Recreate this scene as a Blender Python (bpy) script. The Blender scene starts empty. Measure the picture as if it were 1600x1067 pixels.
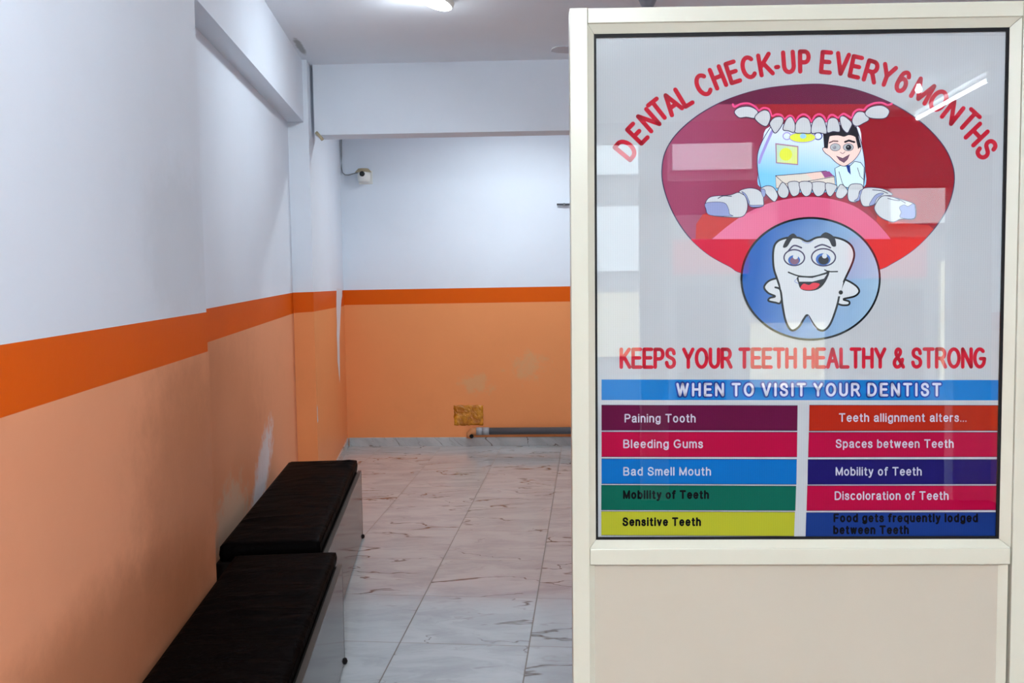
import bpy, bmesh, math, random
from mathutils import Vector, Matrix
from mathutils.geometry import tessellate_polygon
R = math.radians
random.seed(7)
scene = bpy.context.scene
COL = scene.collection

# ------------------------------------------------------------------ camera
cam_data = bpy.data.cameras.new('camera')
cam = bpy.data.objects.new('camera', cam_data)
COL.objects.link(cam)
cam_data.sensor_width = 36.0
cam_data.lens = 36.0 * 1330.0 / 1600.0
cam_data.clip_start = 0.05
PITCH, ROLL = R(4.32), R(0.68)
cr_, sr_, cp_, sp_ = math.cos(ROLL), math.sin(ROLL), math.cos(PITCH), math.sin(PITCH)
base = Matrix(((1, 0, 0), (0, -sp_, cp_), (0, -cp_, -sp_)))
rz = Matrix(((cr_, -sr_, 0), (sr_, cr_, 0), (0, 0, 1)))
M = base @ rz                                   # columns: right, down, forward
right, down, fwd = M.col[0], M.col[1], M.col[2]
cam.matrix_world = Matrix(((right.x, -down.x, -fwd.x, 0.0), (right.y, -down.y, -fwd.y, 0.0),
                           (right.z, -down.z, -fwd.z, 1.6), (0, 0, 0, 1)))
scene.camera = cam

# ------------------------------------------------------------------ light and exposure
world = bpy.data.worlds.new('sky'); scene.world = world
world.use_nodes = True
wn = world.node_tree.nodes; wl = world.node_tree.links
bg = wn['Background']
sky = wn.new('ShaderNodeTexSky'); sky.sky_type = 'HOSEK_WILKIE'; sky.turbidity = 4.0
sky.sun_direction = (0.25, 0.6, 0.75)
mixc = wn.new('ShaderNodeMix'); mixc.data_type = 'RGBA'; mixc.inputs[0].default_value = 0.75
wl.new(sky.outputs[0], mixc.inputs[6]); mixc.inputs[7].default_value = (0.74, 0.93, 1.0, 1)
wl.new(mixc.outputs[2], bg.inputs[0]); bg.inputs[1].default_value = 8.5

sun_data = bpy.data.lights.new('sun', 'SUN'); sun_data.energy = 3.5; sun_data.angle = R(1.0)
sun_data.color = (1.0, 0.95, 0.88)
sun = bpy.data.objects.new('sun', sun_data); COL.objects.link(sun)
sun.rotation_euler = Vector((-0.25, -0.6, -0.75)).to_track_quat('-Z', 'Y').to_euler()

# sampling aid: a light portal in the shop-front opening (gives off no light itself)
pd = bpy.data.lights.new('shopfront_portal', 'AREA'); pd.shape = 'RECTANGLE'; pd.size = 3.8; pd.size_y = 3.0
pd.cycles.is_portal = True
po = bpy.data.objects.new('shopfront_portal', pd); COL.objects.link(po)
po.location = (1.45, -3.88, 1.5); po.rotation_euler = (R(90), 0, 0)

vs = scene.view_settings
vs.view_transform = 'Standard'; vs.look = 'None'; vs.gamma = 1.0; vs.use_curve_mapping = False
vs.exposure = 1.5

# ------------------------------------------------------------------ materials
def lin(c):
    return tuple((x / 255 / 12.92) if x / 255 <= 0.04045 else ((x / 255 + 0.055) / 1.055) ** 2.4 for x in c) + (1.0,)

class NT:
    def __init__(self, m):
        self.t = m.node_tree; self.n = self.t.nodes; self.l = self.t.links
        self.p = self.n.get('Principled BSDF')
    def new(self, k, **kw):
        o = self.n.new(k)
        for a, b in kw.items(): setattr(o, a, b)
        return o
    def put(self, sock, v):
        if hasattr(v, 'links') or isinstance(v, bpy.types.NodeSocket): self.l.new(v, sock)
        else: sock.default_value = v
    def math(self, op, a, b=None, c=None, clamp=False):
        o = self.new('ShaderNodeMath', operation=op, use_clamp=clamp)
        for i, v in enumerate((a, b, c)):
            if v is not None: self.put(o.inputs[i], v)
        return o.outputs[0]
    def mix(self, f, a, b):
        o = self.new('ShaderNodeMix', data_type='RGBA')
        self.put(o.inputs[0], f); self.put(o.inputs[6], a); self.put(o.inputs[7], b)
        return o.outputs[2]
    def obj(self):
        return self.new('ShaderNodeTexCoord').outputs['Object']
    def sep(self, v):
        o = self.new('ShaderNodeSeparateXYZ'); self.l.new(v, o.inputs[0]); return o.outputs
    def comb(self, x, y, z=0.0):
        o = self.new('ShaderNodeCombineXYZ')
        for i, v in enumerate((x, y, z)): self.put(o.inputs[i], v)
        return o.outputs[0]
    def noise(self, vec, scale, detail=3.0, rough=0.55, dist=0.0):
        o = self.new('ShaderNodeTexNoise'); self.l.new(vec, o.inputs['Vector'])
        o.inputs['Scale'].default_value = scale; o.inputs['Detail'].default_value = detail
        o.inputs['Roughness'].default_value = rough; o.inputs['Distortion'].default_value = dist
        return o.outputs['Fac']
    def ramp(self, f, a, b):                       # smooth step from a to b
        o = self.new('ShaderNodeMapRange', interpolation_type='SMOOTHSTEP')
        self.put(o.inputs['Value'], f)
        o.inputs['From Min'].default_value = a; o.inputs['From Max'].default_value = b
        return o.outputs['Result']
    def bump(self, h, strength=0.2, dist=0.01):
        o = self.new('ShaderNodeBump'); self.l.new(h, o.inputs['Height'])
        o.inputs['Strength'].default_value = strength; o.inputs['Distance'].default_value = dist
        self.l.new(o.outputs[0], self.p.inputs['Normal'])

MATS = {}
def mat(name, rgb, rough=0.5, spec=0.5, metal=0.0, emit=None, estr=0.0, vary=0.03, vscale=6.0):
    if name in MATS: return MATS[name]
    m = bpy.data.materials.new(name); m.use_nodes = True
    t = NT(m); c = lin(rgb)
    if vary > 0:
        f = t.noise(t.obj(), vscale, 4.0)
        t.l.new(t.mix(f, tuple(x * (1 - vary) for x in c[:3]) + (1,), tuple(min(1, x * (1 + vary)) for x in c[:3]) + (1,)), t.p.inputs['Base Color'])
    else:
        t.p.inputs['Base Color'].default_value = c
    t.p.inputs['Roughness'].default_value = rough
    t.p.inputs['Specular IOR Level'].default_value = spec
    t.p.inputs['Metallic'].default_value = metal
    if emit:
        t.p.inputs['Emission Color'].default_value = lin(emit); t.p.inputs['Emission Strength'].default_value = estr
    MATS[name] = m
    return m

# directions of the room: the left wall runs along DL, NL points into that wall
YL = R(-4.8)
DL = Vector((math.sin(YL), math.cos(YL), 0)); NL = Vector((-math.cos(YL), math.sin(YL), 0))
def LW(s, p): return s * DL + p * NL
YF = R(2.3)
CORNER = Vector((-1.59, 8.082, 0))
DF = Vector((math.cos(YF), -math.sin(YF), 0))
CEIL = 3.10

def paint(name, rgb, rough, patches=None, grime=0.0):
    """wall paint with slight unevenness, painted-on shade, grime and salt stains at fixed places on the wall"""
    m = bpy.data.materials.new(name); m.use_nodes = True
    t = NT(m); c = lin(rgb); P = t.obj()
    f = t.noise(P, 1.7, 5.0)
    col = t.mix(f, tuple(x * 0.95 for x in c[:3]) + (1,), tuple(min(1, x * 1.05) for x in c[:3]) + (1,))
    if grime:
        g = t.ramp(t.noise(P, 2.3, 6.0, 0.65), 0.52, 0.8)
        col = t.mix(t.math('MULTIPLY', g, grime), col, tuple(x * 0.62 for x in c[:3]) + (1,))
    for (ctr, ax, ru, rv, scol, amt, th, nw) in (patches or ()):
        o = t.new('ShaderNodeVectorMath', operation='SUBTRACT'); t.l.new(P, o.inputs[0]); o.inputs[1].default_value = ctr
        d1 = t.new('ShaderNodeVectorMath', operation='DOT_PRODUCT'); t.l.new(o.outputs[0], d1.inputs[0]); d1.inputs[1].default_value = ax[0]
        d2 = t.new('ShaderNodeVectorMath', operation='DOT_PRODUCT'); t.l.new(o.outputs[0], d2.inputs[0]); d2.inputs[1].default_value = ax[1]
        a = t.math('DIVIDE', d1.outputs['Value'], ru); b = t.math('DIVIDE', d2.outputs['Value'], rv)
        r2 = t.math('SQRT', t.math('ADD', t.math('MULTIPLY', a, a), t.math('MULTIPLY', b, b)))
        n = t.noise(P, 9.0, 6.0, 0.7)
        fall = t.math('SUBTRACT', 1.0, r2, clamp=True)
        msk = t.ramp(t.math('ADD', fall, t.math('MULTIPLY', t.math('SUBTRACT', n, 0.5), nw)), th, th + 0.45)
        msk = t.math('MULTIPLY', msk, t.ramp(fall, 0.0, 0.25))
        col = t.mix(t.math('MULTIPLY', msk, amt), col, lin(scol))
    t.l.new(col, t.p.inputs['Base Color'])
    t.p.inputs['Roughness'].default_value = rough
    t.p.inputs['Specular IOR Level'].default_value = 0.12
    t.bump(t.noise(P, 35.0, 4.0), 0.06, 0.01)
    MATS[name] = m
    return m

def v3(v): return (v.x, v.y, v.z)
Zv = Vector((0, 0, 1))
tilt = (DL * 0.82 + Zv * 0.57).normalized(); tilt2 = tilt.cross(NL).normalized()
shade_and_dirt = (150, 92, 58)  # darkening tone for leaning dirt and for shade painted into the wall
peach_stains_shade_left = [
    (v3(LW(4.84, 1.02) + Zv * 0.50), (v3(tilt), v3(tilt2)), 0.60, 0.21, (236, 230, 232), 0.95, 0.16, 1.5),
    (v3(LW(4.15, 1.02) + Zv * 0.45), (v3(DL), v3(Zv)), 0.60, 0.30, (216, 192, 168), 0.85, 0.25, 1.5),
    (v3(LW(2.95, 0.88) + Zv * 0.85), (v3(DL), v3(Zv)), 0.75, 1.0, shade_and_dirt, 0.3, 0.25, .35),  # pier edge: dirt from leaning plus painted fall-off of light
    (v3(LW(2.2, 0.88) + Zv * 0.52), (v3(DL), v3(Zv)), 1.5, 0.42, shade_and_dirt, 0.55, 0.1, .3),  # shade painted low on the pier beside the bench
    (v3(LW(3.75, 1.02) + Zv * 0.75), (v3(DL), v3(Zv)), 1.9, 1.1, shade_and_dirt, 0.34, 0.15, .3)]  # shade painted over the recess wall, away from the frontal light
peach_stains_back = [
    (v3(CORNER + DF * 1.25 + Zv * 0.60), (v3(DF), v3(Zv)), 0.30, 0.22, (214, 172, 128), 0.5, 0.4, 1.6),
    (v3(CORNER + DF * 1.75 + Zv * 0.75), (v3(DF), v3(Zv)), 0.45, 0.35, (214, 172, 128), 0.5, 0.5, 1.6)]
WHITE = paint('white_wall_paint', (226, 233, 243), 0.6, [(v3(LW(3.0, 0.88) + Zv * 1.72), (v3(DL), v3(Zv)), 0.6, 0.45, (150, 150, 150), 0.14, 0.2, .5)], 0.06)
ORANGE = paint('orange_stripe_paint', (222, 92, 6), 0.5)
PEACH = paint('peach_wall_paint_left', (236, 162, 122), 0.45, peach_stains_shade_left, 0.15)
PEACHB = paint('peach_wall_paint_back', (238, 153, 97), 0.45, peach_stains_back, 0.12)
PEACHR = paint('peach_wall_paint_right', (236, 160, 118), 0.45, None, 0.12)
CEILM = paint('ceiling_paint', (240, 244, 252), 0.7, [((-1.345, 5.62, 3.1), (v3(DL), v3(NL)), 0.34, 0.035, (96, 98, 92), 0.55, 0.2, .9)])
BARE = mat('bare_plaster', (222, 222, 226), 0.7)
MOULD = mat('mould', (120, 118, 108), 0.9)

def marble(name, tiled):
    m = bpy.data.materials.new(name); m.use_nodes = True
    t = NT(m); P = t.obj()
    mp = t.new('ShaderNodeMapping'); mp.inputs['Rotation'].default_value = (0, 0, R(5.25) if tiled else 0)
    t.l.new(P, mp.inputs['Vector'])
    x, y, z = t.sep(mp.outputs[0])
    if tiled:
        a = t.math('DIVIDE', t.math('ADD', x, 0.891 + 57), 0.5705)
        b = t.math('DIVIDE', t.math('ADD', y, -3.581 + 55.6), 0.556)
        ia, ib = t.math('FLOOR', a), t.math('FLOOR', b)
        fa, fb = t.math('FRACT', a), t.math('FRACT', b)
        wnz = t.new('ShaderNodeTexWhiteNoise', noise_dimensions='2D'); t.l.new(t.comb(ia, ib), wnz.inputs['Vector'])
        rnd = wnz.outputs['Value']
        da = t.math('MULTIPLY', t.math('MINIMUM', fa, t.math('SUBTRACT', 1.0, fa)), 0.57)
        db = t.math('MULTIPLY', t.math('MINIMUM', fb, t.math('SUBTRACT', 1.0, fb)), 0.556)
        grout = t.math('MAXIMUM', t.math('SUBTRACT', 1.0, t.ramp(da, 0.0018, 0.0038)), t.math('MULTIPLY', t.math('SUBTRACT', 1.0, t.ramp(db, 0.0020, 0.0042)), .85))
        Q = t.comb(x, t.math('MULTIPLY', y, 2.7), t.math('MULTIPLY', rnd, 37.0))
    else:
        rnd = 0.5; grout = None
        Q = t.comb(t.math('MULTIPLY', t.math('ADD', x, z), 2.2), t.math('MULTIPLY', y, 1.5), t.math('MULTIPLY', z, 1.5))
    warp = t.noise(Q, 1.7, 4.0, 0.55)
    o = t.new('ShaderNodeVectorMath', operation='ADD'); t.l.new(Q, o.inputs[0])
    w2 = t.math('MULTIPLY', warp, 0.9); t.l.new(t.comb(w2, w2, 0.0), o.inputs[1])
    n1 = t.noise(o.outputs[0], 1.45, 2.0, 0.45)
    v1 = t.math('SUBTRACT', 1.0, t.ramp(t.math('ABSOLUTE', t.math('SUBTRACT', n1, 0.5)), 0.0, 0.012))
    gate = t.ramp(t.noise(Q, 1.9, 2.0), 0.40, 0.58)
    n2 = t.noise(o.outputs[0], 2.6, 2.5, 0.5)
    v2 = t.math('SUBTRACT', 1.0, t.ramp(t.math('ABSOLUTE', t.math('SUBTRACT', n2, 0.5)), 0.0, 0.02))
    gate2 = t.ramp(t.noise(Q, 1.6, 2.0), 0.5, 0.7)
    cloud = t.ramp(t.noise(o.outputs[0], 2.6, 6.0, 0.65), 0.35, 0.75)
    col = t.mix(cloud, lin((188, 190, 191)), lin((163, 165, 167)))
    if tiled:
        col = t.mix(t.math('MULTIPLY', rnd, 0.25), col, lin((177, 176, 174)))
    col = t.mix(t.math('MULTIPLY', t.math('MULTIPLY', v2, gate2), 0.6), col, lin((140, 134, 128)))
    col = t.mix(t.math('MULTIPLY', t.math('MULTIPLY', v1, gate), 0.95), col, lin((88, 68, 52)))
    if grout is not None: col = t.mix(t.math('MULTIPLY', grout, 0.85), col, lin((104, 92, 80)))
    t.l.new(col, t.p.inputs['Base Color'])
    t.p.inputs['Roughness'].default_value = 0.10
    t.p.inputs['Specular IOR Level'].default_value = 0.62
    if grout is not None:
        t.l.new(t.math('ADD', t.math('MULTIPLY', grout, 0.5), 0.11), t.p.inputs['Roughness'])
    MATS[name] = m
    return m
FLOORM = marble('marble_floor_tile', True)
SKIRT = marble('marble_skirting', False)
ALU = mat('cream_powder_coated_aluminium', (181, 178, 162), 0.32, 0.5, vary=0.01)
LAMI = mat('cream_laminate_panel', (166, 157, 142), 0.35, 0.5, vary=0.015, vscale=3)
RUBBER = mat('black_rubber', (6, 5, 9), 0.6, 0.2)

# ------------------------------------------------------------------ mesh helpers
class MB:
    def __init__(self):
        self.v = []; self.f = []; self.m = []; self.mats = []
        self.smooth = []
    def mi(self, m):
        if m not in self.mats: self.mats.append(m)
        return self.mats.index(m)
    def face(self, pts, m, smooth=False):
        i = len(self.v); self.v += [tuple(p) for p in pts]
        self.f.append(tuple(range(i, i + len(pts)))); self.m.append(self.mi(m)); self.smooth.append(smooth)
    def box(self, lo, hi, m, X=None):
        x0, y0, z0 = lo; x1, y1, z1 = hi
        c = [Vector(q) for q in ((x0, y0, z0), (x1, y0, z0), (x1, y1, z0), (x0, y1, z0), (x0, y0, z1), (x1, y0, z1), (x1, y1, z1), (x0, y1, z1))]
        if X: c = [X @ q for q in c]
        i = len(self.v); self.v += [tuple(q) for q in c]
        for f in ((0, 3, 2, 1), (4, 5, 6, 7), (0, 1, 5, 4), (1, 2, 6, 5), (2, 3, 7, 6), (3, 0, 4, 7)):
            self.f.append(tuple(i + k for k in f)); self.m.append(self.mi(m)); self.smooth.append(False)
    def prism(self, poly, axis_from, axis_to, m):
        """poly: list of Vector offsets; swept from axis_from to axis_to"""
        n = len(poly); i = len(self.v)
        self.v += [tuple(axis_from + q) for q in poly] + [tuple(axis_to + q) for q in poly]
        for k in range(n):
            j = (k + 1) % n
            self.f.append((i + k, i + j, i + n + j, i + n + k)); self.m.append(self.mi(m)); self.smooth.append(False)
        self.f.append(tuple(i + k for k in reversed(range(n)))); self.m.append(self.mi(m)); self.smooth.append(False)
        self.f.append(tuple(i + n + k for k in range(n))); self.m.append(self.mi(m)); self.smooth.append(False)
    def tube(self, path, r, m, seg=16, cap=True):
        path = [Vector(p) for p in path]; rings = []
        rr = r if isinstance(r, (list, tuple)) else [r] * len(path)
        up = Vector((0, 0, 1))
        for k, p in enumerate(path):
            d = (path[min(k + 1, len(path) - 1)] - path[max(k - 1, 0)]).normalized()
            a = d.cross(up)
            if a.length < 1e-3: a = d.cross(Vector((1, 0, 0)))
            a.normalize(); b = d.cross(a).normalized()
            i = len(self.v)
            self.v += [tuple(p + rr[k] * (math.cos(2 * math.pi * q / seg) * a + math.sin(2 * math.pi * q / seg) * b)) for q in range(seg)]
            rings.append(i)
        for i, j in zip(rings, rings[1:]):
            for q in range(seg):
                w = (q + 1) % seg
                self.f.append((i + q, i + w, j + w, j + q)); self.m.append(self.mi(m)); self.smooth.append(True)
        if cap:
            self.f.append(tuple(rings[0] + q for q in range(seg))); self.m.append(self.mi(m)); self.smooth.append(False)
            self.f.append(tuple(rings[-1] + q for q in reversed(range(seg)))); self.m.append(self.mi(m)); self.smooth.append(False)
    def lathe(self, prof, m, seg=32, X=None, smooth=True):
        """prof: (radius, z) from bottom to top"""
        X = X or Matrix.Identity(4); rings = []
        for (r, z) in prof:
            i = len(self.v)
            self.v += [tuple(X @ Vector((r * math.cos(2 * math.pi * q / seg), r * math.sin(2 * math.pi * q / seg), z))) for q in range(seg)]
            rings.append(i)
        for i, j in zip(rings, rings[1:]):
            for q in range(seg):
                w = (q + 1) % seg
                self.f.append((i + q, i + w, j + w, j + q)); self.m.append(self.mi(m)); self.smooth.append(smooth)
        self.f.append(tuple(rings[0] + q for q in reversed(range(seg)))); self.m.append(self.mi(m)); self.smooth.append(False)
        self.f.append(tuple(rings[-1] + q for q in range(seg))); self.m.append(self.mi(m)); self.smooth.append(False)
    def build(self, name, parent=None, bevel=0.0, loc=None):
        me = bpy.data.meshes.new(name)
        me.from_pydata(self.v, [], self.f)
        for m in self.mats: me.materials.append(m)
        for i, p in enumerate(me.polygons):
            p.material_index = self.m[i]; p.use_smooth = self.smooth[i]
        bm = bmesh.new(); bm.from_mesh(me)
        bmesh.ops.remove_doubles(bm, verts=bm.verts, dist=1e-6)
        bmesh.ops.recalc_face_normals(bm, faces=bm.faces)
        bm.to_mesh(me); bm.free(); me.update()
        o = bpy.data.objects.new(name, me); COL.objects.link(o)
        if parent is not None: o.parent = parent
        if loc is not None: o.location = loc
        if bevel > 0:
            b = o.modifiers.new('bevel', 'BEVEL'); b.width = bevel; b.segments = 2; b.limit_method = 'ANGLE'; b.angle_limit = R(40)
            b.harden_normals = False
        return o

def tag(o, label, cat, group=None):
    o['label'] = label; o['category'] = cat
    if group: o['group'] = group
    return o
def struct(o): o['kind'] = 'structure'; return o
def empty(name, loc=(0, 0, 0), rotz=0.0):
    o = bpy.data.objects.new(name, None); COL.objects.link(o)
    o.empty_display_size = 0.1; o.location = loc; o.rotation_euler = (0, 0, rotz)
    return o

# ------------------------------------------------------------------ room shell
X_R, Y_F = 3.60, -3.90
def banded_wall(mb, A, B, za, zb, thick, peach, z0=0.0, z1=CEIL):
    """wall from A to B (inner side), stripe bottom/top at A = za, at B = zb; body goes outwards"""
    d = (B - A).normalized(); out = Vector((-d.y, d.x, 0)) * thick
    def q(p, z): return (p.x, p.y, z)
    mb.face([q(A, z0), q(B, z0), q(B, zb[0]), q(A, za[0])], peach)
    mb.face([q(A, za[0]), q(B, zb[0]), q(B, zb[1]), q(A, za[1])], ORANGE)
    mb.face([q(A, za[1]), q(B, zb[1]), q(B, z1), q(A, z1)], WHITE)
    if thick:
        A2, B2 = A + out, B + out
        mb.face([q(A2, z0), q(A2, z1), q(B2, z1), q(B2, z0)], WHITE)
        mb.face([q(A, z1), q(B, z1), q(B2, z1), q(A2, z1)], WHITE)
        mb.face([q(A, z0), q(A2, z0), q(B2, z0), q(B, z0)], WHITE)

w = MB()
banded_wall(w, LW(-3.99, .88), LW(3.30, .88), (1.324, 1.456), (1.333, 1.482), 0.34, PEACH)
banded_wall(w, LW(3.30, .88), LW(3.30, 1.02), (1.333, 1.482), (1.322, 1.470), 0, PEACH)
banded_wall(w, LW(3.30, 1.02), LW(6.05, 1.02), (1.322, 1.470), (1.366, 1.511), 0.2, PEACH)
COLA, COLB = LW(6.05, .88), CORNER
banded_wall(w, LW(6.05, 1.02), COLA, (1.368, 1.511), (1.376, 1.514), 0, PEACHB)
banded_wall(w, COLA, COLB, (1.376, 1.514), (1.347, 1.495), 0.34, PEACHB)
# bare strip where the paint stops short of the corner, and two chips
sd = (COLB - COLA).normalized(); sn = Vector((sd.y, -sd.x, 0))
def side_pt(a, z): return COLA + sd * a + Zv * z + sn * 0.0012
strip_r = [(1.985, 1.507), (1.985, 1.445), (1.90, 1.408), (1.83, 1.334), (1.70, 1.157), (1.64, 1.08), (1.585, 0.75), (1.56, .68)]
strip_l = [(1.50, 0.785), (1.43, .882), (1.44, 1.0), (1.42, 1.131), (1.46, 1.2), (1.45, 1.362), (1.51, 1.521)]
pts = [side_pt(*q) for q in strip_r + strip_l]
for tri in tessellate_polygon([pts]): w.face([pts[i] for i in tri], BARE)
for ch in ([(.004, .72), (.035, .69), (.03, .64), (.05, .60), (.02, .585), (.004, .60)],):
    q2 = [side_pt(*q) for q in ch]
    for tri in tessellate_polygon([q2]): w.face([q2[i] for i in tri], BARE)
struct(w.build('wall_left'))

w = MB()
BR = CORNER + DF * ((X_R + 1.59) / DF.x)
banded_wall(w, CORNER - DF * 0.0, BR, (1.355, 1.496), (1.382, 1.526), 0.2, PEACHB)
struct(w.build('wall_back'))
w = MB()
banded_wall(w, BR, Vector((X_R, Y_F, 0)), (1.382, 1.526), (1.382, 1.526), 0.2, PEACHR)
struct(w.build('wall_right'))

# shop front: piers, a fascia and a transom around wide openings
SHOP = mat('shopfront_paint', (150, 150, 152), 0.5)
w = MB()
for x0, x1, z0, z1 in ((-0.62, -0.40, 0, CEIL), (0.80, 1.02, 0, CEIL), (3.30, X_R, 0, CEIL), (-0.40, 0.80, 2.95, CEIL), (1.02, 3.30, 2.95, CEIL),
                       (0.80, 1.75, 2.36, 2.62), (1.75, 3.30, 2.55, 2.95)):
    w.box((x0, Y_F - 0.15, z0), (x1, Y_F, z1), SHOP)
struct(w.build('wall_front'))

w = MB(); w.box((-2.2, -4.3, -0.12), (4.0, 8.6, 0.0), FLOORM); struct(w.build('floor'))
w = MB(); w.box((-2.2, -4.2, CEIL), (4.0, 8.6, CEIL + 0.18), CEILM); struct(w.build('ceiling'))

DARK_SLAB = mat('dark_added_slab', (20, 20, 22), 0.8, 0.03)
w = MB(); w.box((-0.58, -4.28, 0.0), (3.59, -1.75, 0.006), DARK_SLAB); struct(w.build('trim_added_slab'))  # unseen slab, added to keep the lower glass reflection dark

# beam along the left wall and beam across the room
w = MB()
a, b = LW(-3.9, .912), LW(6.05, .912)
a2, b2 = LW(-3.9, 1.03), LW(6.05, 1.03)
a, a2 = LW(3.30, .912), LW(3.30, 1.03)
w.prism([Zv * 2.68, Zv * CEIL, NL * 0.11 + Zv * CEIL, NL * 0.11 + Zv * 2.68], a, b, WHITE)
struct(w.build('trim_1'))
w = MB()
bs = COLA + sd * 0.0 + sn * 0.003
fw = Vector((math.sin(YF), math.cos(YF), 0))
w.prism([Zv * 2.615, Zv * CEIL, fw * 0.2 + Zv * CEIL, fw * 0.2 + Zv * 2.615], bs + fw * 0.14, bs + fw * 0.14 + DF * 4.98, WHITE)
struct(w.build('trim_2'))

# marble skirting
w = MB()
bn = Vector((-math.sin(YF), -math.cos(YF), 0))
w.prism([Vector((0, 0, 0)), bn * 0.014, bn * 0.014 + Zv * 0.080, bn * 0.012 + Zv * 0.083, Zv * 0.083], CORNER + DF * 0.02, BR - DF * 0.02, SKIRT)
struct(w.build('baseboard_back'))
w = MB()
w.prism([Vector((0, 0, 0)), sn * 0.014, sn * 0.014 + Zv * 0.080, sn * 0.012 + Zv * 0.083, Zv * 0.083], COLA, COLB - sd * 0.015, SKIRT)
struct(w.build('baseboard_left'))

# ------------------------------------------------------------------ street in front of the shop (seen as reflections in the glass)
ROAD = mat('asphalt_road', (22, 22, 24), 0.95, 0.0)
w = MB(); w.box((-30, -13.0, -0.25), (34, -4.3, -0.13), ROAD); st = w.build('ground'); struct(st)
fac = empty('shop_building', (3.0, -13.0, -0.13))
tag(fac, 'grey shop row with red signboards across the street, mirrored in the glass', 'building')
FAC = mat('grey_facade', (112, 112, 113), 0.8, 0.1); SIGNR = mat('red_signboard', (160, 30, 36), 0.4); SIGNW = mat('white_signboard', (214, 214, 216), 0.5)
DARKG = mat('dark_shop_opening', (40, 40, 44), 0.6, 0.1); BEIGE = mat('beige_shutter', (214, 196, 160), 0.6)
w = MB(); w.box((-12, -3.0, 0), (12, 0, 7.5), FAC); w.build('wall', fac)
for x0, x1, z0, z1, m_, nm in ((-0.67, 0.72, 2.42, 3.06, SIGNR, 'signboard'), (2.55, 3.95, 2.30, 3.05, SIGNR, 'signboard'), (-2.15, -1.2, 2.5, 3.7, SIGNW, 'signboard'),
                             (-0.67, 0.78, 4.35, 5.35, SIGNW, 'signboard'), (-2.3, -1.2, 4.3, 5.4, SIGNW, 'signboard'), (3.3, 4.5, 3.3, 4.1, SIGNW, 'signboard'),
                             (-0.6, 0.3, 0.0, 2.2, DARKG, 'shop_opening'), (2.6, 3.9, 0.0, 2.1, DARKG, 'shop_opening'), (-2.2, -1.3, 0.9, 2.1, BEIGE, 'shutter'),
                             (0.75, 2.1, 0.3, 1.5, BEIGE, 'shutter'), (1.3, 2.2, 3.4, 4.7, DARKG, 'window'), (4.2, 5.4, 0.4, 2.6, BEIGE, 'shutter')):
    w = MB(); w.box((x0, 0, z0), (x1, 0.12, z1), m_); w.build(nm, fac)

# ------------------------------------------------------------------ benches
LEATHER = bpy.data.materials.new('black_leatherette'); LEATHER.use_nodes = True
t = NT(LEATHER); P = t.obj()
mp = t.new('ShaderNodeMapping'); mp.inputs['Scale'].default_value = (1.0, 2.5, 1.0); t.l.new(P, mp.inputs['Vector'])
wr = t.noise(mp.outputs[0], 3.2, 4.0, 0.55, 1.2); fine = t.noise(P, 260.0, 2.0)
t.l.new(t.mix(wr, lin((4, 3, 3)), lin((8, 5, 5))), t.p.inputs['Base Color'])
t.p.inputs['Roughness'].default_value = 0.5; t.p.inputs['Specular IOR Level'].default_value = 0.3; t.p.inputs['IOR'].default_value = 1.09
t.bump(t.math('ADD', t.math('MULTIPLY', wr, 1.0), t.math('MULTIPLY', fine, 0.02)), 0.6, 0.02)
LAMW = bpy.data.materials.new('grey_brown_laminate'); LAMW.use_nodes = True
t = NT(LAMW); P = t.obj()
mp = t.new('ShaderNodeMapping'); mp.inputs['Scale'].default_value = (1.0, 2.0, 14.0); t.l.new(P, mp.inputs['Vector'])
g = t.noise(mp.outputs[0], 5.0, 6.0, 0.6, 0.4)
t.l.new(t.mix(g, lin((34, 29, 26)), lin((48, 42, 38))), t.p.inputs['Base Color'])
t.p.inputs['Roughness'].default_value = 0.10; t.p.inputs['IOR'].default_value = 1.22; t.p.inputs['Specular IOR Level'].default_value = 0.5
EDGE = mat('brown_edge_band', (58, 47, 34), 0.4)
CARC = mat('dark_board', (20, 16, 14), 0.7, 0.1)

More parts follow.
